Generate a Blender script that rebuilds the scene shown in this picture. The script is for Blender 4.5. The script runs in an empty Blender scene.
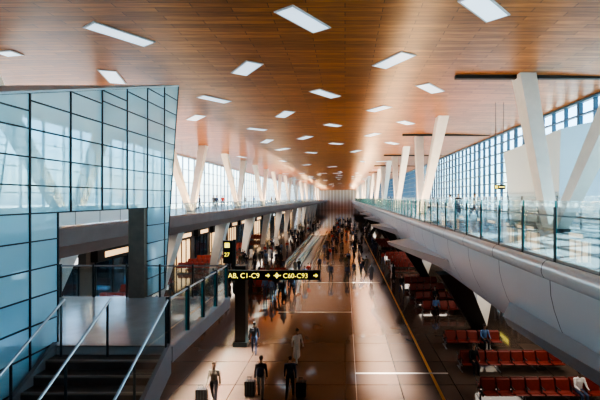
import bpy, math, random
import numpy as np
from mathutils import Vector, Matrix
random.seed(7)
C = bpy.context.scene.collection
H = 8.5   # camera height above concourse floor
LEN = 300.0

# ------------------------------------------------------------------ materials
def newmat(name):
    m = bpy.data.materials.new(name); m.use_nodes = True
    nt = m.node_tree; bs = nt.nodes['Principled BSDF']
    return m, nt, bs
def pmat(name, col, rough=0.5, metal=0.0, noise=0.0, nscale=6.0, emis=None, estr=0.0, spec=0.5):
    m, nt, bs = newmat(name)
    bs.inputs['Base Color'].default_value = (*col, 1)
    bs.inputs['Roughness'].default_value = rough
    bs.inputs['Metallic'].default_value = metal
    bs.inputs['Specular IOR Level'].default_value = spec
    if emis:
        bs.inputs['Emission Color'].default_value = (*emis, 1)
        bs.inputs['Emission Strength'].default_value = estr
    if noise > 0:
        tc = nt.nodes.new('ShaderNodeTexCoord'); n = nt.nodes.new('ShaderNodeTexNoise')
        n.inputs['Scale'].default_value = nscale; n.inputs['Detail'].default_value = 4
        r = nt.nodes.new('ShaderNodeValToRGB')
        r.color_ramp.elements[0].position = .3; r.color_ramp.elements[1].position = .7
        r.color_ramp.elements[0].color = (*[c*(1-noise) for c in col], 1)
        r.color_ramp.elements[1].color = (*[min(1, c*(1+noise)) for c in col], 1)
        nt.links.new(tc.outputs['Object'], n.inputs['Vector'])
        nt.links.new(n.outputs['Fac'], r.inputs['Fac']); nt.links.new(r.outputs['Color'], bs.inputs['Base Color'])
    return m
def glassmat(name, tint, refl_col=(1,1,1), trans=0.85, rough=0.02, diffuse=None):
    """thin architectural glass: transparent mixed with a glossy (or tinted) coat"""
    m = bpy.data.materials.new(name); m.use_nodes = True; nt = m.node_tree
    nt.nodes.clear()
    out = nt.nodes.new('ShaderNodeOutputMaterial')
    tr = nt.nodes.new('ShaderNodeBsdfTransparent'); tr.inputs['Color'].default_value = (*tint, 1)
    gl = nt.nodes.new('ShaderNodeBsdfPrincipled')
    gl.inputs['Base Color'].default_value = (*(diffuse or refl_col), 1)
    gl.inputs['Roughness'].default_value = rough
    gl.inputs['Metallic'].default_value = 0.0 if diffuse else 1.0
    if diffuse: gl.inputs['Specular IOR Level'].default_value = 0.9
    mx = nt.nodes.new('ShaderNodeMixShader')
    lw = nt.nodes.new('ShaderNodeLayerWeight'); lw.inputs['Blend'].default_value = 0.25
    mr = nt.nodes.new('ShaderNodeMapRange')
    mr.inputs['To Min'].default_value = 1-trans; mr.inputs['To Max'].default_value = min(1.0, 1-trans+0.35)
    nt.links.new(lw.outputs['Fresnel'], mr.inputs['Value'])
    nt.links.new(mr.outputs['Result'], mx.inputs['Fac'])
    nt.links.new(tr.outputs[0], mx.inputs[1]); nt.links.new(gl.outputs[0], mx.inputs[2])
    nt.links.new(mx.outputs[0], out.inputs['Surface'])
    return m

def wood_ceiling():
    m, nt, bs = newmat('wood_veneer_ceiling')
    tc = nt.nodes.new('ShaderNodeTexCoord')
    br = nt.nodes.new('ShaderNodeTexBrick')
    br.inputs['Scale'].default_value = 1.0
    br.inputs['Brick Width'].default_value = 2.4; br.inputs['Row Height'].default_value = 0.3
    br.inputs['Mortar Size'].default_value = 0.012; br.offset = 0.5
    br.inputs['Color1'].default_value = (0.49, 0.185, 0.052, 1)
    br.inputs['Color2'].default_value = (0.29, 0.098, 0.026, 1)
    br.inputs['Mortar'].default_value = (0.07, 0.022, 0.008, 1)
    nt.links.new(tc.outputs['Object'], br.inputs['Vector'])
    mp = nt.nodes.new('ShaderNodeMapping'); mp.inputs['Scale'].default_value = (0.7, 9, 1)
    nt.links.new(tc.outputs['Object'], mp.inputs['Vector'])
    n = nt.nodes.new('ShaderNodeTexNoise'); n.inputs['Scale'].default_value = 1.6; n.inputs['Detail'].default_value = 6
    nt.links.new(mp.outputs[0], n.inputs['Vector'])
    r = nt.nodes.new('ShaderNodeValToRGB')
    r.color_ramp.elements[0].position = .3; r.color_ramp.elements[0].color = (.62, .58, .55, 1)
    r.color_ramp.elements[1].position = .72; r.color_ramp.elements[1].color = (1.15, 1.15, 1.15, 1)
    nt.links.new(n.outputs['Fac'], r.inputs['Fac'])
    mx = nt.nodes.new('ShaderNodeMix'); mx.data_type = 'RGBA'; mx.blend_type = 'MULTIPLY'
    mx.inputs[0].default_value = 1.0
    nt.links.new(br.outputs['Color'], mx.inputs[6]); nt.links.new(r.outputs['Color'], mx.inputs[7])
    nt.links.new(mx.outputs[2], bs.inputs['Base Color'])
    bs.inputs['Roughness'].default_value = 0.32
    bs.inputs['Specular IOR Level'].default_value = 0.28
    return m
def stone_floor():
    m, nt, bs = newmat('polished_brown_stone')
    tc = nt.nodes.new('ShaderNodeTexCoord')
    br = nt.nodes.new('ShaderNodeTexBrick'); br.offset = 0.0
    br.inputs['Scale'].default_value = 1.0
    br.inputs['Brick Width'].default_value = 2.5; br.inputs['Row Height'].default_value = 2.6
    br.inputs['Mortar Size'].default_value = 0.02
    br.inputs['Color1'].default_value = (0.165, 0.122, 0.098, 1)
    br.inputs['Color2'].default_value = (0.14, 0.102, 0.082, 1)
    br.inputs['Mortar'].default_value = (0.05, 0.035, 0.028, 1)
    nt.links.new(tc.outputs['Object'], br.inputs['Vector'])
    n = nt.nodes.new('ShaderNodeTexNoise'); n.inputs['Scale'].default_value = 0.35; n.inputs['Detail'].default_value = 5
    nt.links.new(tc.outputs['Object'], n.inputs['Vector'])
    r = nt.nodes.new('ShaderNodeValToRGB')
    r.color_ramp.elements[0].color = (.7, .7, .72, 1); r.color_ramp.elements[1].color = (1.3, 1.25, 1.2, 1)
    nt.links.new(n.outputs['Fac'], r.inputs['Fac'])
    mx = nt.nodes.new('ShaderNodeMix'); mx.data_type = 'RGBA'; mx.blend_type = 'MULTIPLY'; mx.inputs[0].default_value = 1
    nt.links.new(br.outputs['Color'], mx.inputs[6]); nt.links.new(r.outputs['Color'], mx.inputs[7])
    nt.links.new(mx.outputs[2], bs.inputs['Base Color'])
    bs.inputs['Roughness'].default_value = 0.08
    bs.inputs['Specular IOR Level'].default_value = 0.9
    bs.inputs['Coat Weight'].default_value = 0.25
    bs.inputs['Coat Roughness'].default_value = 0.05
    return m
def panel_metal():
    m, nt, bs = newmat('fascia_panels')
    tc = nt.nodes.new('ShaderNodeTexCoord')
    sx = nt.nodes.new('ShaderNodeSeparateXYZ'); nt.links.new(tc.outputs['Object'], sx.inputs[0])
    d = nt.nodes.new('ShaderNodeMath'); d.operation = 'DIVIDE'; d.inputs[1].default_value = 3.0
    f = nt.nodes.new('ShaderNodeMath'); f.operation = 'FRACT'
    l = nt.nodes.new('ShaderNodeMath'); l.operation = 'LESS_THAN'; l.inputs[1].default_value = 0.012
    nt.links.new(sx.outputs['Y'], d.inputs[0]); nt.links.new(d.outputs[0], f.inputs[0]); nt.links.new(f.outputs[0], l.inputs[0])
    mx = nt.nodes.new('ShaderNodeMix'); mx.data_type = 'RGBA'
    mx.inputs[6].default_value = (0.80, 0.79, 0.78, 1); mx.inputs[7].default_value = (0.22, 0.22, 0.22, 1)
    nt.links.new(l.outputs[0], mx.inputs[0]); nt.links.new(mx.outputs[2], bs.inputs['Base Color'])
    bs.inputs['Metallic'].default_value = 0.2; bs.inputs['Roughness'].default_value = 0.24
    return m
def frit_glass():
    m = glassmat('frit_glass', (.85, .93, .95), trans=.5, diffuse=(.8, .85, .88), rough=.2)
    nt = m.node_tree
    tc = nt.nodes.new('ShaderNodeTexCoord'); v = nt.nodes.new('ShaderNodeTexVoronoi'); v.inputs['Scale'].default_value = 9
    v.inputs['Randomness'].default_value = 0.15
    l = nt.nodes.new('ShaderNodeMath'); l.operation = 'LESS_THAN'; l.inputs[1].default_value = .36
    nt.links.new(tc.outputs['Object'], v.inputs['Vector']); nt.links.new(v.outputs['Distance'], l.inputs[0])
    mr = nt.nodes.new('ShaderNodeMapRange'); mr.inputs['To Min'].default_value = .15; mr.inputs['To Max'].default_value = .85
    nt.links.new(l.outputs[0], mr.inputs['Value'])
    mix = [n for n in nt.nodes if n.type == 'MIX_SHADER'][0]
    nt.links.new(mr.outputs['Result'], mix.inputs['Fac'])
    return m

M = {}
M['ceil'] = wood_ceiling(); M['floor'] = stone_floor(); M['fascia'] = panel_metal()
M['ceilsteel'] = pmat('dark_slot', (.03, .025, .022), .7)
M['lightpanel'] = pmat('skylight_panel', (.5, .6, .7), .4, emis=(.66, .83, 1.0), estr=.62)
M['frame'] = pmat('panel_frame', (.45, .46, .48), .4)
M['column'] = pmat('column_plaster', (.70, .67, .62), .55, noise=.05, nscale=2)
M['bronze'] = pmat('dark_bronze', (.04, .034, .03), .4, .5)
M['brownpier'] = pmat('brown_pier', (.22, .165, .125), .45, noise=.15, nscale=3)
M['ldeck'] = pmat('left_fascia', (.24, .20, .20), .4, noise=.08, nscale=1)
M['bracket'] = pmat('bracket_grey', (.40, .39, .39), .35, .2)
M['deckfloor'] = pmat('deck_floor', (.26, .25, .25), .25, noise=.06, nscale=1)
M['landing'] = pmat('landing_stone', (.42, .40, .385), .13, noise=.08, nscale=2)
M['stair'] = pmat('stair_dark', (.10, .065, .052), .4, noise=.2, nscale=4)
M['nosing'] = pmat('stair_nosing', (.26, .20, .165), .35)
M['steel'] = pmat('brushed_steel', (.42, .42, .43), .3, .9)
M['darksteel'] = pmat('dark_steel', (.07, .085, .09), .35, .7)
M['mull'] = pmat('dark_mullion', (.012, .018, .028), .5)
M['wmull'] = pmat('window_mullion', (.05, .10, .15), .5)
M['lmull'] = pmat('window_mullion_light', (.35, .42, .48), .5)
M['wglass'] = glassmat('window_glass_blue', (.42, .69, .88), trans=.93)
M['lglass'] = glassmat('window_glass_clear', (.66, .80, .90), trans=.95)
M['rail_glass'] = glassmat('balustrade_glass', (.88, .95, .96), trans=.92)
M['glass_edge'] = pmat('glass_edge_green', (.05, .28, .27), .2)
M['frost'] = pmat('frosted_white_glass', (.85, .88, .92), .3)
M['frit'] = frit_glass()
for i, c in enumerate([(.42, .66, .76), (.36, .61, .72), (.48, .71, .80)]):
    M['box%d' % i] = glassmat('pale_blue_glass_%d' % i, (.5, .74, .86), trans=.28, rough=.03, diffuse=c)
M['pale'] = pmat('pale_panel', (.42, .52, .58), .35)
M['wall'] = pmat('dark_wall', (.09, .075, .065), .6, noise=.1, nscale=1)
M['farwall'] = pmat('far_wall', (.50, .42, .34), .6)
M['warmshop'] = pmat('shop_glow', (.8, .6, .4), .5, emis=(1, .62, .3), estr=.7)
M['coolshop'] = pmat('shop_glow_white', (.8, .8, .8), .5, emis=(.9, .95, 1), estr=.6)
M['black'] = pmat('sign_black', (.012, .012, .013), .35)
M['yellow'] = pmat('sign_yellow', (.9, .75, .1), .5, emis=(1, .85, .15), estr=1.0)
M['seat'] = pmat('red_leather', (.25, .035, .022), .4, noise=.12, nscale=10)
M['rubber'] = pmat('black_rubber', (.02, .02, .022), .5)
M['lightstripe'] = pmat('golden_light_stripe', (.95, .52, .14), .3, .9)  # metallic gold standing in for a streak of warm light
M['paleinlay'] = pmat('pale_stone_inlay', (.62, .58, .52), .2)
M['apron'] = pmat('apron_concrete', (.5, .48, .44), .8, noise=.1, nscale=.05)
M['wallpale'] = pmat('wall_brown', (.16, .12, .10), .6)
M['undersoffit'] = pmat('soffit', (.16, .14, .13), .6)

# ------------------------------------------------------------------ mesh builder
class B:
    def __init__(s): s.v = []; s.f = []; s.m = []; s.mats = []
    def mi(s, key):
        if key not in s.mats: s.mats.append(key)
        return s.mats.index(key)
    def add(s, vs, fs, key):
        o = len(s.v); s.v += [tuple(v) for v in vs]; k = s.mi(key)
        for f in fs: s.f.append([o+i for i in f]); s.m.append(k)
    def box(s, x0, x1, y0, y1, z0, z1, key):
        s.add([(x0,y0,z0),(x1,y0,z0),(x1,y1,z0),(x0,y1,z0),(x0,y0,z1),(x1,y0,z1),(x1,y1,z1),(x0,y1,z1)],
              [(0,3,2,1),(4,5,6,7),(0,1,5,4),(1,2,6,5),(2,3,7,6),(3,0,4,7)], key)
    def hexa(s, p, key):
        s.add(p, [(0,3,2,1),(4,5,6,7),(0,1,5,4),(1,2,6,5),(2,3,7,6),(3,0,4,7)], key)
    def prism(s, pts, axis, a0, a1, key):
        n = len(pts)
        def mk(a, p):
            return (a, p[0], p[1]) if axis == 'x' else ((p[0], a, p[1]) if axis == 'y' else (p[0], p[1], a))
        vs = [mk(a0, p) for p in pts] + [mk(a1, p) for p in pts]
        fs = [tuple(range(n))[::-1], tuple(range(n, 2*n))] + [(i, (i+1) % n, n+(i+1) % n, n+i) for i in range(n)]
        s.add(vs, fs, key)
    def tube(s, p0, p1, r0, r1=None, n=8, key='steel'):
        r1 = r0 if r1 is None else r1
        p0 = Vector(p0); p1 = Vector(p1); d = (p1-p0).normalized()
        u = d.orthogonal().normalized(); w = d.cross(u)
        vs = []
        for p, r in ((p0, r0), (p1, r1)):
            for i in range(n):
                a = 2*math.pi*i/n; vs.append(p+u*math.cos(a)*r+w*math.sin(a)*r)
        fs = [tuple(range(n))[::-1], tuple(range(n, 2*n))] + [(i, (i+1) % n, n+(i+1) % n, n+i) for i in range(n)]
        s.add(vs, fs, key)
    def beam(s, p0, p1, w0, d0, w1, d1, key):
        """tapered leaning pier: rectangular horizontal sections (w in x, d in y)"""
        a = []
        for p, w, d in ((p0, w0, d0), (p1, w1, d1)):
            a += [(p[0]-w/2, p[1]-d/2, p[2]), (p[0]+w/2, p[1]-d/2, p[2]), (p[0]+w/2, p[1]+d/2, p[2]), (p[0]-w/2, p[1]+d/2, p[2])]
        s.hexa(a, key)
    def mesh(s, name, smooth=False):
        me = bpy.data.meshes.new(name); me.from_pydata(s.v, [], s.f)
        for k in s.mats: me.materials.append(M[k])
        me.polygons.foreach_set('material_index', s.m)
        if smooth: me.polygons.foreach_set('use_smooth', [True]*len(s.f))
        me.update(); return me
    def obj(s, name, smooth=False, parent=None, bevel=0):
        o = bpy.data.objects.new(name, s.mesh(name, smooth)); C.objects.link(o)
        if parent: o.parent = parent
        if bevel:
            b = o.modifiers.new('bevel', 'BEVEL'); b.width = bevel; b.segments = 2; b.limit_method = 'ANGLE'
        return o
def empty(name, loc=(0,0,0)):
    e = bpy.data.objects.new(name, None); C.objects.link(e); e.location = loc; e.empty_display_size = .3; return e
def inst(me, name, loc, rz=0, sc=1, parent=None):
    o = bpy.data.objects.new(name, me); C.objects.link(o); o.location = loc; o.rotation_euler = (0, 0, rz)
    o.scale = (sc, sc, sc)
    if parent: o.parent = parent
    return o

XL, XR = -21.0, 14.0
Y0 = -12.0
# ------------------------------------------------------------------ shell
b = B(); b.box(XL-.3, XR+.3, Y0, LEN, -.3, 0, 'floor'); b.obj('floor')
b = B(); b.box(-400, 400, -200, 700, -.9, -.6, 'apron'); b.obj('apron_ground')
# ceiling, gentle cross section
def ceil_z(x):
    if x < -12: return 14.5 - .5*((-12-x)/9.0)**2
    if x > 8: return 14.5 - .15*((x-8)/6.0)**2
    return 14.5
prof = [(x, ceil_z(x)) for x in np.linspace(XL-.6, XR+.6, 40)]
b = B(); b.prism(prof+[(XR+.6, 15.6), (XL-.6, 15.6)], 'y', Y0, LEN, 'ceil'); b.obj('ceiling')
b = B()
for y in (19.6, 37.6, 55.6, 73.6, 91.6):
    b.box(5.4, 13.6, y-.13, y+.13, 14.33, 14.49, 'ceilsteel')
b.obj('trim_2')
b = B(); b.box(XL, XR, Y0-.3, Y0, -.3, 15, 'wallpale'); b.obj('wall_back')
b = B()
b.box(XL, XR, LEN, LEN+.3, 0, 15, 'farwall')
for x in np.linspace(XL, XR, 15): b.box(x-.3, x+.3, LEN-.2, LEN, 0, 14.4, 'column')
b.obj('wall_far')
b = B(); b.box(XL-.3, XL, Y0, LEN, -.3, 7.1, 'wall'); b.box(XL-.3, XL, Y0, LEN, 14.0, 15, 'wall'); b.obj('wall_left')
b = B(); b.box(XR, XR+.3, Y0, LEN, -.3, 7.1, 'wall'); b.box(XR, XR+.3, Y0, LEN, 14.3, 15, 'wall'); b.obj('wall_right')

# windows
def window(name, x, z0, z1, pitch, zp, glass, mull, t=.07, dp=.18):
    b = B()
    b.add([(x, Y0, z0), (x, LEN, z0), (x, LEN, z1), (x, Y0, z1)], [(0,1,2,3)], glass)
    y = Y0
    k = 0
    while y < LEN:
        w = t*(2.6 if k % 6 == 0 else 1)
        b.box(x-dp/2, x+dp/2, y-w/2, y+w/2, z0, z1, mull); y += pitch; k += 1
    z = z0+.05
    while z < z1:
        b.box(x-dp/2+.01, x+dp/2-.01, Y0, LEN, z-t/2, z+t/2, mull); z += zp
    b.box(x-.15, x+.15, Y0, LEN, z1-.12, z1, mull)
    return b.obj(name)
window('window_1', XR+.1, 7.1, 14.3, 1.5, .9, 'wglass', 'wmull', t=.09, dp=.24)
window('window_2', XL-.1, 7.1, 14.0, 2.0, 1.7, 'lglass', 'lmull')

# ceiling skylight panels, measured corner to corner
def P(px, py, z):
    d = (z-H)*400.0/(198-py); return ((px-345)*d/400.0, d)
segs = [((88,24),(150,44)),((283,8),(322,30)),((470,-4),(498,18)),((239,74),(255,62)),((379,67),(409,53)),
 ((107,70),(118,83)),((200,96),(228,102)),((314,90),(336,97)),((422,84),(438,92)),((370,111),(388,106)),
 ((248,128),(266,130)),((280,117),(290,111)),((191,120),(201,115)),((326,124),(340,126)),((400,121),(411,124)),
 ((2,50),(16,55)),((367,136),(378,133)),((300,139),(310,136)),((277,150),(288,148)),((330,143),(342,144)),
 ((387,142),(397,144)),((263,143),(271,139)),((306,152),(316,153)),((352,152),(360,150))]
b = B()
def panel(p, q, w=.62):
    p = Vector((*p, 0)); q = Vector((*q, 0)); d = (q-p)
    L = min(d.length, 2.7); c = (p+q)/2; d.normalize(); n = Vector((-d.y, d.x, 0))
    def R(l, ww, z0, z1, key):
        a = [c-d*l/2-n*ww/2, c+d*l/2-n*ww/2, c+d*l/2+n*ww/2, c-d*l/2+n*ww/2]
        b.hexa([(v.x, v.y, z0) for v in a]+[(v.x, v.y, z1) for v in a], key)
    zc = min(ceil_z(c.x), ceil_z(p.x), ceil_z(q.x))
    R(L, w, zc-.035, zc+.0, 'frame'); R(L-.14, w-.14, zc-.045, zc-.03, 'lightpanel')
for s0, s1 in segs: panel(P(*s0, 14.5), P(*s1, 14.5), .82)
rr = random.Random(3)
y = 58
while y < 220:
    for x0 in (-15, -10.5, -6, -1.8, 2.6, 7):
        if rr.random() < .4:
            x = x0+rr.uniform(-1, 1); yy = y+rr.uniform(-1.5, 1.5); a = rr.choice([.35, -.35, .8, -.7, 1.3])
            panel((x-1.0*math.cos(a), yy-1.0*math.sin(a)), (x+1.0*math.cos(a), yy+1.0*math.sin(a)), .7)
    y += 6.5
for y in (-8, -3, 2, 7):
    for x in (-14, -6, 3, 9): panel((x-1.3, y-.4), (x+1.3, y+.6))
b.obj('ceiling_lights')

# ------------------------------------------------------------------ right mezzanine deck
bull = [(4.6+.16*math.cos(a)-.02, 6.88+.22*math.sin(a)) for a in np.linspace(math.pi*.5, math.pi*1.45, 8)]
belly = [(4.62, 6.64), (4.64, 6.3), (4.72, 5.95), (4.86, 5.55), (5.06, 5.15), (5.28, 4.8), (5.5, 4.5), (5.72, 4.33), (6.1, 4.22)]
RM = empty('right_mezzanine'); LM = empty('left_mezzanine')
b = B()
def strip(pts, key):
    vs = []; fs = []
    ys = [Y0, LEN-.3]
    for y in ys: vs += [(p[0], y, p[1]) for p in pts]
    k = len(pts)
    for i in range(k-1): fs.append((i, i+1, k+i+1, k+i))
    b.add(vs, fs, key)
strip(bull, 'fascia')
strip(belly, 'fascia')
b.obj('fascia', smooth=True, parent=RM)
b = B()
b.box(4.7, XR-.01, Y0, LEN-.3, 6.75, 7.1, 'deckfloor')
b.box(6.0, XR-.01, Y0, LEN-.3, 4.2, 4.35, 'undersoffit')
b.obj('deck', parent=RM)
# beak brackets + raking supports
b = B()
for k in range(10):
    y1 = 10.9+18.9*k; y0 = y1-(9 if k == 0 else 11)
    tx = 4.3 if k == 0 else 3.1
    b.hexa([(5.3, y0, 4.9), (tx+.15, y1, 5.02), (5.3, y1+1.0, 4.8), (5.4, y0+.2, 4.8),
            (4.78, y0, 5.6), (tx, y1, 5.28), (4.9, y1+1.0, 5.4), (5.1, y0+.2, 5.6)], 'bracket')
b.obj('brackets', parent=RM)
for k in range(9):
    yb = 25.8+18*(k-1)
    b = B()
    b.beam((8.7, yb, 0), (6.0, yb-3, 4.22), .9, .8, 1.5, 1.2, 'bronze')
    b.beam((8.7, yb+.2, 0), (10.2, yb+3.0, 4.2), .7, .7, 1.4, 1.2, 'column')
    b.obj('raking_support', parent=RM)

# upper V columns (right)
def vcol(xb, yb, xt1, yt1, xt2, yt2, par, z0=7.1):
    b = B()
    for xt, yt in ((xt1, yt1), (xt2, yt2)):
        zt = ceil_z(xt)-.002
        b.beam((xb, yb+(.25 if yt > yb else -.25), z0), (xt, yt, zt), .46, .6, .78, 1.0, 'column')
    b.box(xb-.34, xb+.34, yb-.65, yb+.65, z0, z0+.12, 'darksteel')
    b.obj('v_column', parent=par)
vcol(9.0, 17.2, 9.3, 11.5, 8.75, 19.6, RM)
vcol(6.7, 35, 7.2, 29.6, 7.2, 39.0, RM)
for k in range(1, 12): vcol(6.9, 35+18*k, 7.2, 35+18*k-6, 7.2, 35+18*k+5, RM)
for k in range(0, 13): vcol(-15.8, 23+18*k, -16.1, 23+18*k-5.5, -16.0, 23+18*k+4.2, LM, 7.12)

# right balustrade
b = B()
y = 8.8-1.6*8
while y < 180:
    b.box(4.64, 4.665, y+.03, y+1.57, 7.12, 8.44, 'rail_glass')
    b.box(4.635, 4.67, y+.02, y+.035, 7.12, 8.44, 'glass_edge')
    b.box(4.60, 4.63, y-.03, y+.03, 6.98, 8.3, 'darksteel')
    b.box(4.63, 4.70, y-.05, y+.05, 7.08, 7.22, 'steel')
    y += 1.6
b.tube((4.74, -11.9, 8.1), (4.74, 180, 8.1), .022, key='steel')
b.box(4.62, 4.69, -11.9, 180, 7.1, 7.16, 'steel')
b.obj('glass_balustrade', parent=RM)
# inner fritted screen
b = B()
y = -10
while y < 150:
    b.box(10.6, 10.63, y+.02, y+1.98, 7.15, 8.6, 'frit'); b.box(10.58, 10.65, y-.02, y+.02, 7.1, 8.62, 'darksteel'); y += 2
b.obj('fritted_glass_screen', parent=RM)
# pale angular pavilion behind the first V column
b = B()
b.hexa([(11.2, 21, 7.1), (13.6, 21, 7.1), (13.6, 27, 7.1), (11.2, 27, 7.1), (10.9, 20.2, 12.0), (13.6, 20.2, 12.6), (13.6, 27.5, 12.6), (10.9, 27.5, 11.6)], 'pale')
for z in (8.8, 10.5, 11.6): b.box(11.0, 11.22, 20.9, 27.1, z-.03, z+.03, 'lmull')
b.obj('angular_pavilion', parent=RM)
b = B(); b.box(9.3, 10.0, 24.9, 25.0, 9.05, 9.32, 'black')
b.box(9.35, 9.5, 24.88, 24.9, 9.1, 9.27, 'yellow'); b.box(9.58, 9.93, 24.88, 24.9, 9.15, 9.22, 'yellow')
b.tube((9.4, 24.95, 9.3), (9.4, 24.95, 14.46), .015, key='darksteel'); b.tube((9.9, 24.95, 9.3), (9.9, 24.95, 14.46), .015, key='darksteel')
b.obj('hanging_gate_sign')

# ------------------------------------------------------------------ left mezzanine
b = B()
b.prism([(-13.4, 7.1), (-13.3, 7.0), (-13.4, 6.2), (-14.1, 5.5), (XL+.01, 5.5), (XL+.01, 7.1)], 'y', Y0, LEN-.3, 'ldeck')
b.box(XL+.01, -13.5, Y0, LEN-.3, 7.1, 7.12, 'deckfloor')
b.obj('deck', parent=LM)
b = B()
y = -4
while y < 180:
    b.box(-13.52, -13.48, y+.03, y+1.97, 7.16, 8.05, 'frost' if y < 26 else 'rail_glass'); b.box(-13.53, -13.47, y-.03, y+.03, 7.12, 8.08, 'steel'); y += 2
b.box(-13.55, -13.45, -4, 180, 8.05, 8.1, 'steel')
b.obj('glass_balustrade', parent=LM)
for k in range(14):
    yb = 18+14*k
    b = B()
    b.beam((-15.2, yb, 0), (-14.8, yb+2.6, 5.5), .7, .8, 1.3, 1.3, 'column')
    b.obj('raking_support', parent=LM)
# shop fronts at lower left
sf = random.Random(5)
b = B(); y = 14
while y < 190:
    w = sf.choice([5, 6, 8]); key = sf.choice(['warmshop', 'warmshop', 'coolshop'])
    b.box(XL+.02, XL+.6, y, y+w, 3.2, 4.2, 'black')
    b.box(XL+.6, XL+.64, y+1, y+w-1, 3.45, 3.95, key)
    b.box(XL+.02, XL+.2, y+.3, y+w-.3, .1, 3.0, key if sf.random() < .45 else 'wglass')
    for t in np.linspace(y+.3, y+w-.3, 4): b.box(XL+.2, XL+.3, t-.06, t+.06, 0, 3.2, 'mull')
    y += w+1.5
b.obj('shop_fronts')
b = B(); y = 14
while y < 190:
    b.box(XR-.7, XR-.02, y, y+5, 2.8, 3.6, 'black'); b.box(XR-.74, XR-.7, y+.5, y+2.2, 3.0, 3.4, 'yellow')
    for t in np.linspace(y, y+5, 5): b.box(XR-.15, XR-.02, t-.05, t+.05, 0, 2.8, 'steel')
    b.box(XR-.08, XR-.05, y, y+5, 0, 2.8, 'wglass')
    y += 18
b.obj('gate_doors')

# ------------------------------------------------------------------ stairs & landing
LZ = 5.5; SY = 8.1; XA, XB = -5.85, -3.6
ST = empty('staircase')
b = B()
for k in range(32):
    zt = LZ-.172*(k+1); y1 = SY-.3*k; y0 = y1-.3
    b.box(XA, XB, y0, y1+.02, max(0, zt-.35), zt, 'stair')
    b.box(XA+.02, XB-.02, y0-.012, y0+.05, zt-.03, zt+.006, 'nosing')
for x in (XA-.07, XB):
    b.prism([(SY, LZ+.08), (SY, LZ-.55), (SY-9.6, 0), (SY-9.9, 0), (SY-9.9, .1)], 'x', x, x+.08, 'ldeck')
b.obj('steps', parent=ST)
b = B()
b.box(-11.8, XB+.08, SY, 12.2, LZ-.3, LZ, 'landing')
b.box(-11.8, XB+.1, SY+.02, 12.22, LZ-.34, LZ-.02, 'ldeck')
b.box(XA, XB, SY, SY+.08, LZ-.02, LZ+.006, 'nosing')
b.tube((-5.6, 11.0, 0), (-5.6, 11.0, LZ-.3), .22, n=16, key='bronze')
b.tube((-11, 11.6, 0), (-11, 11.6, LZ-.3), .25, n=16, key='bronze')
b.obj('landing', parent=ST)
slope = .172/.3
def stair_rail(name, x, glass=True, ylow=-1.2):
    b = B()
    def zf(y): return LZ-(SY-y)*slope if y < SY else LZ
    b.tube((x, ylow, zf(ylow)+.95), (x, SY, zf(SY)+.95), .024, key='steel')
    y = SY-.1
    while y > ylow:
        b.tube((x, y, zf(y)-.12), (x, y, zf(y)+.95), .022, key='darksteel'); y -= 1.2
    if glass:
        b.add([(x+.03, ylow, zf(ylow)+.05), (x+.03, SY, zf(SY)+.05), (x+.03, SY, zf(SY)+.9), (x+.03, ylow, zf(ylow)+.9)], [(0,1,2,3)], 'rail_glass')
    return b, zf
b, _ = stair_rail('', -3.58)
b.tube((-3.58, SY, LZ+.95), (-3.58, 12.1, LZ+.95), .024, key='steel')
b.tube((-3.58, 12.1, LZ+.95), (-11.8, 12.1, LZ+.95), .024, key='steel')
for y in (8.1, 9.1, 10.1, 11.1, 12.1): b.box(-3.62, -3.54, y-.03, y+.03, LZ-.25, LZ+1.0, 'darksteel')
for y in (8.15, 9.15, 10.15, 11.15): b.box(-3.6, -3.58, y+.03, y+.9, LZ-.1, LZ+.88, 'rail_glass'); b.box(-3.605, -3.575, y+.9, y+.915, LZ-.1, LZ+.88, 'glass_edge')
x = -4.6
while x > -11.8:
    b.box(x-.02, x+.02, 12.07, 12.13, LZ-.2, LZ+1.0, 'darksteel'); b.box(x+.03, x+.97, 12.09, 12.11, LZ+.05, LZ+.88, 'rail_glass'); x -= 1.0
b.obj('outer_balustrade', parent=ST)
b, _ = stair_rail('', -4.75, glass=False); b.obj('handrail', parent=ST)
b, _ = stair_rail('', -5.68); b.obj('wall_balustrade', parent=ST)

# ------------------------------------------------------------------ glass box
GX = -6.0; GB = -11.9
def roof(y): return 10.3+(y-6.96)*.297
def yend(z): return 13.3+(z-5.5)*(1.1/7.0)
ycols = [14.42-1.135*k for k in range(12)][::-1]
zrows = [8.2+.54*k for k in range(9)]
low = [8.2-.54*k for k in range(16)][::-1]   # down to ground
gb = empty('glass_pavilion', (GX, 8, 0))
b = B(); gr = random.Random(11)
def pane(x, ya, yb, za, zb):
    pts = []
    for (y, z) in ((ya, za), (yb, za), (yb, zb), (ya, zb)):
        z = min(z, roof(y)); y = min(y, yend(z)); pts.append((y, z))
    if max(p[1] for p in pts)-min(p[1] for p in pts) < .02: return
    if max(p[0] for p in pts)-min(p[0] for p in pts) < .02: return
    b.add([(x, p[0], p[1]) for p in pts], [(0,1,2,3)], ('box%d' % gr.randrange(3)) if x == GX else 'rail_glass')
    # mullions on the near side
    for (p, q) in ((pts[0], pts[1]), (pts[1], pts[2])):
        if abs(p[0]-q[0])+abs(p[1]-q[1]) < .05: continue
        if p[0] != q[0] and abs(p[1]-q[1]) < .3: b.box(x-.03, x+.02, min(p[0], q[0]), max(p[0], q[0]), p[1]-.013, p[1]+.013, 'mull')
        else:
            b.hexa([(x-.03, p[0]-.017, p[1]), (x+.02, p[0]-.017, p[1]), (x+.02, p[0]+.017, p[1]), (x-.03, p[0]+.017, p[1]),
                    (x-.03, q[0]-.017, q[1]), (x+.02, q[0]-.017, q[1]), (x+.02, q[0]+.017, q[1]), (x-.03, q[0]+.017, q[1])], 'mull')
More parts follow.
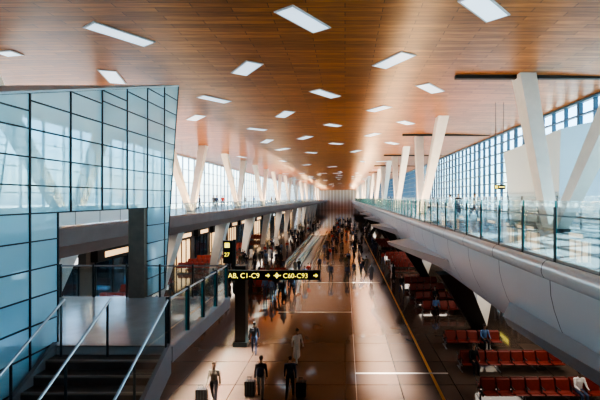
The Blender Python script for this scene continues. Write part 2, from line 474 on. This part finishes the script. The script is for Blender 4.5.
for x in (GX, GB):
    for i in range(len(ycols)-1):
        for j in range(len(zrows)-1): pane(x, ycols[i], ycols[i+1], zrows[j], zrows[j+1])
    for i in range(len(ycols)-1):
        ya, yb = ycols[i], ycols[i+1]
        if yb < 8.9:
            yb = min(yb, 8.35)
            for j in range(len(low)-1): pane(x, ya, yb, max(0, low[j]), low[j+1])
        elif yb > 12.2:
            for j in range(len(low)-1):
                if low[j] > 5.3: pane(x, max(ya, 12.05), yb, low[j], low[j+1])
# top capping + near face
ya, yb = ycols[0], 14.42
b.hexa([(GB, ya, roof(ya)), (GX+.02, ya, roof(ya)), (GX+.02, yb, roof(yb)), (GB, yb, roof(yb)),
        (GB, ya, roof(ya)+.05), (GX+.02, ya, roof(ya)+.05), (GX+.02, yb, roof(yb)+.05), (GB, yb, roof(yb)+.05)], 'pale')
b.add([(GB, ya, 0), (GX, ya, 0), (GX, ya, roof(ya)), (GB, ya, roof(ya))], [(0,1,2,3)], 'rail_glass')
o = b.obj('glass_walls'); o.parent = gb; o.location = (-GX, -8, 0)
b = B(); b.box(GX-.5, GX-.03, 12.0, 12.5, LZ-.4, 8.2, 'brownpier')
o = b.obj('pier'); o.parent = gb; o.location = (-GX, -8, 0)
b = B(); b.box(GX-.5, GX-.1, 12.3, 13.2, 0, LZ-.4, 'brownpier')
o = b.obj('base_pier'); o.parent = gb; o.location = (-GX, -8, 0)

# ------------------------------------------------------------------ wayfinding sign on column
sg = empty('wayfinding_sign', (-6, 23, 0))
def under(o):
    o.parent = sg; o.location = (o.location.x+6, o.location.y-23, o.location.z); return o
b = B()
b.box(-6.3, -5.7, 22.9, 23.5, 0, 4.6, 'bronze'); b.box(-6.4, -5.6, 22.8, 23.6, 0, .25, 'darksteel')
b.box(-6.45, -6.3, 23.0, 23.15, 3.0, 6.1, 'darksteel'); b.box(-6.4, -6.2, 23.0, 23.15, 3.0, 3.3, 'darksteel')
b.box(-7.0, -6.45, 22.95, 23.2, 4.75, 6.05, 'black')
b.box(-6.9, -6.62, 22.93, 22.95, 5.65, 5.93, 'yellow')
under(b.obj('column'))
b = B()
b.box(-6.75, -1.4, 22.55, 22.8, 3.88, 4.38, 'black'); b.box(-6.2, -5.8, 22.7, 22.95, 3.9, 4.3, 'darksteel')
b.box(-6.78, -1.37, 22.53, 22.82, 4.37, 4.41, 'darksteel')
def arrow(cx, cz, dirx):
    s = .13
    b.add([(cx+dirx*s, 22.54, cz), (cx, 22.54, cz+s), (cx, 22.54, cz-s)], [(0,1,2)], 'yellow')
    b.box(min(cx, cx-dirx*s), max(cx, cx-dirx*s), 22.538, 22.545, cz-.035, cz+.035, 'yellow')
arrow(-1.65, 4.13, 1); arrow(-4.35, 4.13, 1)
# plane pictogram
b.box(-4.02, -3.62, 22.535, 22.545, 4.1, 4.16, 'yellow'); b.add([(-3.85, 22.54, 3.95), (-3.72, 22.54, 4.13), (-3.85, 22.54, 4.31), (-3.95, 22.54, 4.13)], [(0,1,2,3)], 'yellow')
under(b.obj('sign_board'))
def text(s, x, y, z, size, parent_fix):
    cu = bpy.data.curves.new('txt', 'FONT'); cu.body = s; cu.size = size; cu.extrude = .004
    o = bpy.data.objects.new('tmp', cu); C.objects.link(o)
    bpy.context.view_layer.update()
    me = bpy.data.meshes.new_from_object(o.evaluated_get(bpy.context.evaluated_depsgraph_get()))
    bpy.data.objects.remove(o)
    me.materials.clear(); me.materials.append(M['yellow'])
    o = bpy.data.objects.new('lettering', me); C.objects.link(o); o.location = (x, y, z); o.rotation_euler = (math.pi/2, 0, 0)
    return parent_fix(o)
text('AB, C1-C9', -6.6, 22.54, 3.99, .40, under)
text('C60-C93', -3.5, 22.54, 3.99, .38, under)
text('27', -6.93, 22.92, 5.15, .32, under)

# ------------------------------------------------------------------ floor inlays and painted light stripe
b = B()
b.box(4.1, 4.24, 8, 90, 0, .004, 'lightstripe'); b.obj('painted_light_stripe')  # golden streak of light on the floor, painted as a metallic strip
b = B()
for y, xa, xb_ in ((29.8, -5, .5), (19.4, .5, 5), (40.2, -5, 3.5), (50.6, -5, 3.5), (61, -5, 3.5)):
    b.box(xa, xb_, y-.07, y+.07, 0, .005, 'paleinlay')
for y in np.arange(9, 120, 10.4): b.box(.485, .515, y, y+10.4, 0, .004, 'nosing')
b.obj('trim_4')

# ------------------------------------------------------------------ seats
def seat_row(n, name):
    b = B(); p = .62
    for side in (1, -1):
        for i in range(n):
            x = i*p
            prof = [(.10, .40), (.30, .37), (.56, .42), (.59, .46), (.55, .48), (.30, .44), (.17, .47), (.06, .88), (.02, .92), (-.0, .90), (.04, .62)]
            pts = [((y+.05)*side, z) for y, z in prof]
            b.prism(pts, 'x', x+.04, x+p-.04, 'seat')
        for i in range(n+1):
            x = i*p
            b.box(x-.02, x+.02, min(.15*side, .58*side), max(.15*side, .58*side), .62, .65, 'rubber')
            b.box(x-.015, x+.015, min(.3*side, .34*side), max(.3*side, .34*side), .36, .62, 'steel')
    b.box(0, n*p, -.06, .06, .30, .37, 'darksteel')
    b.box(0, n*p, .28, .34, .31, .37, 'darksteel'); b.box(0, n*p, -.34, -.28, .31, .37, 'darksteel')
    for i in range(0, n+1, 3):
        x = min(i*p, n*p-.05)+.02
        b.box(x-.03, x+.03, -.35, .35, .27, .32, 'steel'); b.box(x-.03, x+.03, -.04, .04, .03, .3, 'steel'); b.box(x-.03, x+.03, -.42, .42, 0, .03, 'steel')
    return b.mesh(name)
row8 = seat_row(8, 'seat_row_mesh'); row5 = seat_row(5, 'seat_row_short')
ys_right = [13.9, 16.9, 19.9, 22.9, 29.5, 32.5, 35.5, 38.5, 47.5, 50.5, 53.5, 56.5, 66, 69, 72, 75]
for y in ys_right:
    inst(row8 if y < 21 else row5, 'airport_seat_row', (5.7, y, 0))
for y in (29, 32, 35, 38, 47, 50, 53, 62, 65, 68, 80, 83):
    inst(row5, 'airport_seat_row', (-19.6, y, 0))
for y in (37, 40, 43.5):
    inst(row5, 'airport_seat_row', (-9.5, y, 0))

# moving walkway
b = B()
b.box(-7.2, -3.9, 46, 90, 0, .08, 'deckfloor')
for x in (-7.1, -5.55, -4.0):
    b.box(x-.012, x+.012, 46.3, 89.7, .08, .95, 'rail_glass'); b.box(x-.05, x+.05, 46, 90, .95, 1.02, 'rubber'); b.box(x-.1, x+.1, 46, 90, .08, .3, 'steel')
b.obj('moving_walkway')

# ------------------------------------------------------------------ people
def capsule(p0, p1, a0, b0, a1, b1, side=Vector((1, 0, 0)), n=12, hn=3):
    p0 = Vector(p0); p1 = Vector(p1); d = (p1-p0); L = d.length; d = d/L
    u = (side-d*side.dot(d)); u = u.normalized() if u.length > 1e-3 else d.orthogonal().normalized()
    w = d.cross(u)
    rings = []
    for i in range(hn, 0, -1):
        t = i/hn*math.pi/2; rings.append((p0-d*math.sin(t)*min(a0, b0)*.999, max(math.cos(t), .03), a0, b0))
    rings.append((p0, 1, a0, b0)); rings.append((p1, 1, a1, b1))
    for i in range(1, hn+1):
        t = i/hn*math.pi/2; rings.append((p1+d*math.sin(t)*min(a1, b1)*.999, max(math.cos(t), .03), a1, b1))
    vs = []
    for c, s, a, bb in rings:
        for k in range(n):
            t = 2*math.pi*k/n; vs.append(c+u*math.cos(t)*a*s+w*math.sin(t)*bb*s)
    fs = []
    for r in range(len(rings)-1):
        for k in range(n): fs.append((r*n+k, r*n+(k+1) % n, (r+1)*n+(k+1) % n, (r+1)*n+k))
    fs.append(tuple(range(n))[::-1]); fs.append(tuple((len(rings)-1)*n+k for k in range(n)))
    return vs, fs, (np.array(p0), np.array(p1), np.array(u), np.array(w), (a0+a1)/2, (b0+b1)/2, a0, a1, b0, b1)

def fmat(tag, col, rough=.8): 
    k = 'cl_'+tag
    if k not in M: M[k] = pmat(tag, col, rough, noise=.08, nscale=15)
    return k
SKINS = [fmat('skin_tan', (.42, .24, .15), .55), fmat('skin_brown', (.22, .115, .07), .55), fmat('skin_light', (.58, .37, .27), .55)]
fmat('eye_dark', (.02, .015, .012), .2); fmat('lips', (.35, .13, .1), .5)

def person(name, top, bottom, skin, hair, shoes='cl_shoes', thighL=.35, kneeL=.1, thighR=-.3, kneeR=.35, armL=-.25, armR=.25,
           elbL=.2, elbR=.25, robe=None, headscarf=False, fem=False, bag=None, sit=False, headturn=0., lean=0.03, longsleeve=True, voxel=.016):
    caps = []
    def cap(p0, p1, a0, b0, a1, b1, key, side=Vector((1, 0, 0)), n=12): caps.append((capsule(p0, p1, a0, b0, a1, b1, side, n), key))
    sw = .17 if fem else .19
    hz = .93
    def T(y, z): return Vector((0, y+lean*(z-hz)*1.5, z))
    ch = T(0, 1.33); nk = T(-.01, 1.47); hb = T(.01, 1.56)
    cap(T(0, .97), T(0, 1.10), .15, .105, .135, .095, bottom)
    cap(T(0, 1.06), T(0, 1.32), .135, .10, .165, .115, top)
    cap(T(0, 1.32), T(-.005, 1.41), .17, .11, .13, .085, top)
    cap(T(-.01, 1.40), hb, .058, .06, .052, .055, skin)
    # legs
    ends = []
    for s, th, kn in ((-1, thighL, kneeL), (1, thighR, kneeR)):
        hip = Vector((s*.09, 0, hz)); dx = s*.012
        if sit: th, kn = 1.5, 1.5
        k = hip+Vector((dx, math.sin(th)*.43, -math.cos(th)*.43))
        sh = th-kn
        an = k+Vector((0, math.sin(sh)*.41, -math.cos(sh)*.41))
        cap(hip, k, .088, .09, .062, .064, bottom)
        cap(k, k+(an-k)*.4, .06, .063, .057, .062, bottom)
        cap(k+(an-k)*.4, an, .057, .062, .045, .048, bottom)
        f = sh*.5 if not sit else 0
        toe = an+Vector((s*.02, math.cos(f)*.15, math.sin(-abs(f))*.05-.045))
        cap(an+Vector((0, -.04, -.045)), toe, .042, .036, .04, .026, shoes)
        ends.append(an)
    hands = []
    for s, sw_a, el in ((-1, armL, elbL), (1, armR, elbR)):
        shd = Vector((s*sw, ch.y, 1.40)); 
        if sit: sw_a, el = .45, 1.0
        up = Vector((s*.05, math.sin(sw_a)*.29, -math.cos(sw_a)*.29)); e = shd+up
        fa = sw_a+el
        lo = Vector((s*.01 if not sit else -s*.05, math.sin(fa)*.25, -math.cos(fa)*.25)); w_ = e+lo
        cap(Vector((s*.08, ch.y, 1.41)), shd, .06, .06, .06, .062, top)
        cap(shd, e, .056, .058, .043, .045, top)
        cap(e, w_, .042, .044, .028, .031, top if longsleeve else skin)
        dirv = lo.normalized(); fwd = Vector((0, math.cos(fa), math.sin(fa)))
        med = Vector((-s, 0, 0))
        cap(w_-dirv*.01, w_+dirv*.075, .026, .016, .036, .016, skin, side=fwd)
        hands.append((w_, dirv, fwd, med, s))
    if robe:
        cap(T(0, 1.28), T(0, .95), .155, .115, .17, .13, robe)
        cap(T(0, .95), Vector((0, (ends[0].y+ends[1].y)/2, .38)), .17, .13, .19, .20, robe)
    # head
    ct, st = math.cos(headturn), math.sin(headturn)
    hc = hb+Vector((0, .015, .115))
    def HP(x, y, z): return hc+Vector((x*ct-y*st, x*st+y*ct, z))
    cap(HP(0, -.02, .025), HP(0, .018, .02), .074, .092, .072, .088, skin, side=Vector((ct, st, 0)))
    cap(HP(0, .03, -.01), HP(0, .045, -.075), .058, .055, .038, .036, skin)
    cap(HP(0, .088, .0), HP(0, .108, -.028), .009, .009, .016, .014, skin, n=8)
    cap(HP(0, .085, .028), HP(0, .082, .03), .05, .014, .05, .014, skin, n=8)
    for s in (-1, 1): cap(HP(s*.076, -.005, .012), HP(s*.078, -.008, -.022), .012, .02, .01, .013, skin, n=8)
    if headscarf:
        cap(HP(0, -.03, .03), HP(0, .0, .03), .09, .105, .088, .1, hair); cap(HP(0, -.03, -.03), HP(0, -.04, -.16), .085, .08, .12, .09, hair)
    else:
        cap(HP(0, -.032, .042), HP(0, .012, .055), .083, .092, .078, .078, hair, side=Vector((ct, st, 0)))
        cap(HP(0, -.055, .02), HP(0, -.055, -.04), .07, .045, .055, .035, hair)
        if fem: cap(HP(0, -.06, .0), HP(0, -.075, -.2), .07, .04, .06, .03, hair)
    if bag: cap(T(-.17, 1.30), T(-.17, 1.05), .14, .075, .15, .09, bag)
    vs = []; fs = []
    for (v, f, _), k in caps:
        o = len(vs); vs += v; fs += [[o+i for i in q] for q in f]
    me = bpy.data.meshes.new(name); me.from_pydata(vs, [], fs)
    o = bpy.data.objects.new('tmp', me); C.objects.link(o)
    md = o.modifiers.new('r', 'REMESH'); md.mode = 'VOXEL'; md.voxel_size = voxel
    sm = o.modifiers.new('s', 'SMOOTH'); sm.factor = .5; sm.iterations = 2
    bpy.context.view_layer.update()
    m2 = bpy.data.meshes.new_from_object(o.evaluated_get(bpy.context.evaluated_depsgraph_get()))
    bpy.data.objects.remove(o)
    N = len(m2.vertices); co = np.empty(N*3); m2.vertices.foreach_get('co', co); co = co.reshape(-1, 3)
    cen = np.empty(len(m2.polygons)*3); m2.polygons.foreach_get('center', cen); cen = cen.reshape(-1, 3)
    best = np.full(len(cen), 1e9); lab = np.zeros(len(cen), int)
    keys = []
    for (v, f, g), k in caps:
        p0, p1, u, w, a, bb, a0, a1, b0, b1 = g
        if k not in keys: keys.append(k)
        d = p1-p0; L2 = d.dot(d); t = np.clip((cen-p0) @ d/L2, 0, 1)
        q = cen-(p0+t[:, None]*d); A = a0+(a1-a0)*t; Bq = b0+(b1-b0)*t
        dn = d/math.sqrt(L2); al = q @ dn
        r = np.sqrt(((q @ u)/A)**2+((q @ w)/Bq)**2+(al/np.minimum(A, Bq))**2)
        sd = (r-1)*np.minimum(A, Bq)
        if k == hair or k == robe or k == bag or k == top: sd = sd-.004
        mk = sd < best; best[mk] = sd[mk]; lab[mk] = keys.index(k)
    fl = [list(p.vertices) for p in m2.polygons]; V = [tuple(c) for c in co]; ml = list(lab)
    def append(v, f, k):
        if k not in keys: keys.append(k)
        o = len(V); V.extend([tuple(x) for x in v]); fl.extend([[o+i for i in q] for q in f]); ml.extend([keys.index(k)]*len(f))
    for (w_, dv, fw, med, s) in hands:
        for i, (off, ln) in enumerate(((-.026, .052), (-.009, .064), (.009, .07), (.026, .06))):
            base = w_+dv*.07+fw*off; k1 = base+dv*ln*.55+med*.008; k2 = k1+dv*ln*.35+med*.022; k3 = k2+dv*ln*.1+med*.022
            for (p, q, r0, r1) in ((base, k1, .0095, .0088), (k1, k2, .0088, .008), (k2, k3, .008, .007)):
                v, f, _ = capsule(p, q, r0, r0, r1, r1, n=6, hn=1); append(v, f, skin)
        tb = w_+dv*.03+fw*.026; t1 = tb+dv*.03+fw*.022+med*.01; t2 = t1+dv*.03+fw*.006+med*.012
        for (p, q, r0, r1) in ((tb, t1, .012, .0105), (t1, t2, .0105, .009)):
            v, f, _ = capsule(p, q, r0, r0, r1, r1, n=6, hn=1); append(v, f, skin)
    for s in (-1, 1):
        v, f, _ = capsule(HP(s*.026-.009, .088, .01), HP(s*.026+.009, .088, .01), .007, .006, .007, .006, side=Vector((0, 0, 1)), n=6, hn=1); append(v, f, 'cl_eye_dark')
    v, f, _ = capsule(HP(-.018, .082, -.055), HP(.018, .082, -.055), .006, .008, .006, .008, side=Vector((0, 0, 1)), n=6, hn=1); append(v, f, 'cl_lips')
    bpy.data.meshes.remove(m2)
    zmin = min(v[2] for v in V); V = [(v[0], v[1], v[2]-zmin) for v in V]
    me = bpy.data.meshes.new(name); me.from_pydata(V, [], fl)
    for k in keys: me.materials.append(M[k])
    me.polygons.foreach_set('material_index', ml); me.polygons.foreach_set('use_smooth', [True]*len(fl)); me.update()
    return me
BLK = fmat('black_cloth', (.022, .022, .028)); NAVY = fmat('navy_cloth', (.035, .05, .10)); GREY = fmat('grey_cloth', (.16, .16, .17))
WHT = fmat('white_cloth', (.82, .80, .77)); DEN = fmat('denim', (.07, .10, .18)); RED = fmat('red_cloth', (.4, .05, .04))
BEI = fmat('beige_cloth', (.20, .17, .13)); BLU = fmat('blue_cloth', (.12, .22, .42)); HB = fmat('hair_black', (.015, .012, .01), .6)
HBR = fmat('hair_brown', (.08, .045, .025), .6); fmat('shoes', (.03, .025, .022), .5); OLV = fmat('olive_cloth', (.12, .12, .07))
s0, s1, s2 = SKINS
pm = {}
pm['a'] = person('man_black', BLK, NAVY, s0, HB, thighL=.3, kneeL=.05, thighR=-.25, kneeR=.35, headturn=.1)
pm['w'] = person('man_white', WHT, WHT, s1, HB, robe=WHT, thighL=-.3, kneeL=.35, thighR=.32, kneeR=.08, armL=.3, armR=-.3)
pm['b'] = person('man_pack', BLK, GREY, s0, HB, bag=NAVY, thighL=.25, kneeL=.05, thighR=-.2, kneeR=.3, armL=0, armR=0, elbL=.1)
pm['c'] = person('man_navy', NAVY, BLK, s2, HBR, thighL=-.22, kneeL=.3, thighR=.25, kneeR=.05, armL=.1, armR=-.05, elbR=.1)
pm['d'] = person('woman_beige', BEI, BLK, s2, HBR, fem=True, thighL=.2, kneeL=.05, thighR=-.2, kneeR=.3)
pm['e'] = person('woman_abaya', BLK, BLK, s0, BLK, robe=BLK, headscarf=True, fem=True, thighL=.1, kneeL=0, thighR=-.1, kneeR=.1)
pm['f'] = person('man_blue', BLU, DEN, s1, HB, thighL=0.02, kneeL=0, thighR=-.02, kneeR=.03, armL=.05, armR=.1)
pm['g'] = person('man_red', RED, DEN, s0, HB, thighL=.3, kneeL=.1, thighR=-.3, kneeR=.3, longsleeve=False)
pm['h'] = person('man_olive', OLV, BEI, s2, HBR, bag=GREY, thighL=-.25, kneeL=.3, thighR=.25, kneeR=.1)
pm['s1'] = person('sit_white', WHT, DEN, s1, HB, sit=True)
pm['s2'] = person('sit_blue', BLU, BLK, s0, HB, sit=True, headturn=.4)
pm['s3'] = person('sit_black', BLK, BLK, s2, HBR, sit=True, fem=True, headturn=-.3)

inst(pm['a'], 'walking_man', (-4.95, 21.8, 0), .15)
inst(pm['w'], 'man_in_white_thobe', (-2.48, 20.7, 0), math.pi+.5)
inst(pm['b'], 'traveller_with_backpack', (-3.6, 17.1, 0), .05)
inst(pm['c'], 'traveller_in_navy', (-2.35, 17.1, 0), -.05)
inst(pm['d'], 'woman_in_beige', (-5.4, 16.5, 0), math.pi)
# seated travellers (pelvis rests on seat pan)
def seated(k, nm, x, y, rz): return inst(pm[k], nm, (x, y, 0), rz)
seated('s3', 'seated_woman', 6.3, 19.9-.28, math.pi)
seated('s1', 'seated_man', 9.72, 16.9-.28, math.pi)
seated('s2', 'seated_man', 7.88, 22.9-.28, math.pi)
seated('s2', 'seated_man', 6.63, 29.5-.28, math.pi)
seated('s3', 'seated_woman', 7.25, 32.5-.28, math.pi)

# luggage
def suitcase(name):
    b = B()
    b.box(-.21, .21, -.13, .13, .06, .66, 'rubber')
    for x in (-.12, 0, .12): b.box(x-.02, x+.02, -.14, .14, .1, .62, 'darksteel')
    for x in (-.17, .17):
        for y in (-.09, .09): b.tube((x-.015, y, .03), (x+.015, y, .03), .03, n=10, key='rubber')
    for x in (-.09, .09): b.tube((x, -.1, .64), (x, -.1, .86), .009, key='steel')
    b.tube((-.1, -.1, .86), (.1, -.1, .86), .014, key='rubber')
    o = b.obj(name, bevel=.02); return o
for (x, y) in ((-4.08, 17.18), (-1.87, 17.1), (-5.9, 16.45)):
    o = suitcase('suitcase'); o.location = (x, y, 0); o.rotation_euler = (0, 0, random.uniform(-.1, .1))

# crowd
cr = empty('crowd_of_travellers'); rc = random.Random(21)
kinds = ['a', 'b', 'c', 'd', 'e', 'f', 'g', 'h', 'w', 'a', 'e', 'c']
occ = []
def put(x, y, sc=None):
    if -10 < x < -5.9 and min(abs(y-37), abs(y-40), abs(y-43.5)) < 1.0: return
    for k in range(14):
        if abs(x+15.1) < 1.2 and abs(y-(19+14*k)) < 2.2: return
    for (a, c) in occ:
        if (a-x)**2+(c-y)**2 < .5: return
    occ.append((x, y)); inst(pm[rc.choice(kinds)], 'traveller', (x, y, 0), rc.choice([0, math.pi])+rc.uniform(-.6, .6), rc.uniform(.93, 1.05), cr)
for i in range(30): put(rc.uniform(-8.5, -3.8), rc.uniform(32, 45))
for i in range(90):
    y = 40+110*rc.random()**1.1; put(rc.uniform(-3.4, 3.8), y)
for i in range(55):
    y = 46+90*rc.random(); put(rc.uniform(-12.5, -7.8), y)
for i in range(36):
    put(rc.uniform(-13.6, -10), rc.uniform(26, 60))
for i in range(20): put(rc.uniform(4.8, 5.1), rc.uniform(30, 110))
for i in range(14):
    inst(pm[rc.choice(kinds)], 'traveller', (rc.uniform(-19.5, -17.2), rc.uniform(46, 120), 7.12), rc.uniform(0, 6), 1, LM)
for i in range(8):
    inst(pm[rc.choice(kinds)], 'traveller', (rc.uniform(8.8, 10), rc.uniform(30, 90), 7.1), rc.uniform(0, 6), 1, RM)

# ------------------------------------------------------------------ light
w = bpy.data.worlds.new('World'); bpy.context.scene.world = w; w.use_nodes = True
nt = w.node_tree; bg = nt.nodes['Background']
sk = nt.nodes.new('ShaderNodeTexSky'); sk.sky_type = 'NISHITA'; sk.sun_disc = False
sk.sun_elevation = math.radians(34); sk.sun_rotation = math.radians(70); sk.dust_density = 1.5
mxw = nt.nodes.new('ShaderNodeMix'); mxw.data_type = 'RGBA'; mxw.inputs[0].default_value = .45
mxw.inputs[7].default_value = (2.9, 2.95, 3.0, 1)
nt.links.new(sk.outputs[0], mxw.inputs[6])
nt.links.new(mxw.outputs[2], bg.inputs['Color']); bg.inputs['Strength'].default_value = 0.88
def sun(name, vec, e, col, ang=.6):
    l = bpy.data.lights.new(name, 'SUN'); l.energy = e; l.color = col; l.angle = math.radians(ang)
    o = bpy.data.objects.new(name, l); C.objects.link(o); o.rotation_euler = Vector(vec).to_track_quat('-Z', 'Y').to_euler(); o.location = (60, 40, 60)
sun('sun', (-1, -.45, -.675), 45, (1, .88, .74))
def area(name, loc, sx, sy, e, col, rot=(0, 0, 0), spread=None):
    l = bpy.data.lights.new(name, 'AREA'); l.shape = 'RECTANGLE'; l.size = sx; l.size_y = sy; l.energy = e; l.color = col
    if spread: l.spread = math.radians(spread)
    o = bpy.data.objects.new(name, l); C.objects.link(o); o.location = loc; o.rotation_euler = rot
for y in (20, 50, 85, 130):
    area('soffit_light', (9.5, y, 4.1), 3, 18, 230, (1, .9, .78))
    area('soffit_light', (-17.2, y+5, 5.35), 3, 20, 460, (1, .86, .70))
# added warm fill, no visible lamps, brightening the timber ceiling
for y, e in ((40, 1800), (90, 2600), (150, 2600), (220, 3000), (270, 3000)):
    area('ceiling_fill', (5.3, y, 7.25), .3, 38, e, (1, .64, .34), (math.pi, math.radians(20), 0))
    area('ceiling_fill', (-14.0, y, 7.25), .3, 38, e, (1, .64, .34), (math.pi, math.radians(-20), 0))
# added narrow-beam fill lights, no real fixtures, making bright patches on the floor
area('floor_patch_fill', (2.0, 30, 14.42), .25, 26, 750, (1, .94, .86), (0, 0, 0), 14)
area('floor_patch_fill', (-5.6, 18, 14.42), .25, 9, 340, (1, .92, .82), (0, 0, 0), 16)
area('floor_patch_fill', (-2.5, 42, 14.42), .25, 24, 380, (1, .92, .82), (0, 0, 0), 26)

cam = bpy.data.cameras.new('camera'); co_ = bpy.data.objects.new('camera', cam); C.objects.link(co_)
co_.location = (0, 0, H); co_.rotation_euler = (math.pi/2, 0, 0)
cam.sensor_width = 36; cam.lens = 24; cam.shift_x = -.075; cam.shift_y = -2/600; cam.clip_end = 2000; cam.clip_start = .05
bpy.context.scene.camera = co_
bpy.context.scene.view_settings.view_transform = 'AgX'
bpy.context.scene.view_settings.look = 'AgX - High Contrast'
bpy.context.scene.view_settings.exposure = 0.65
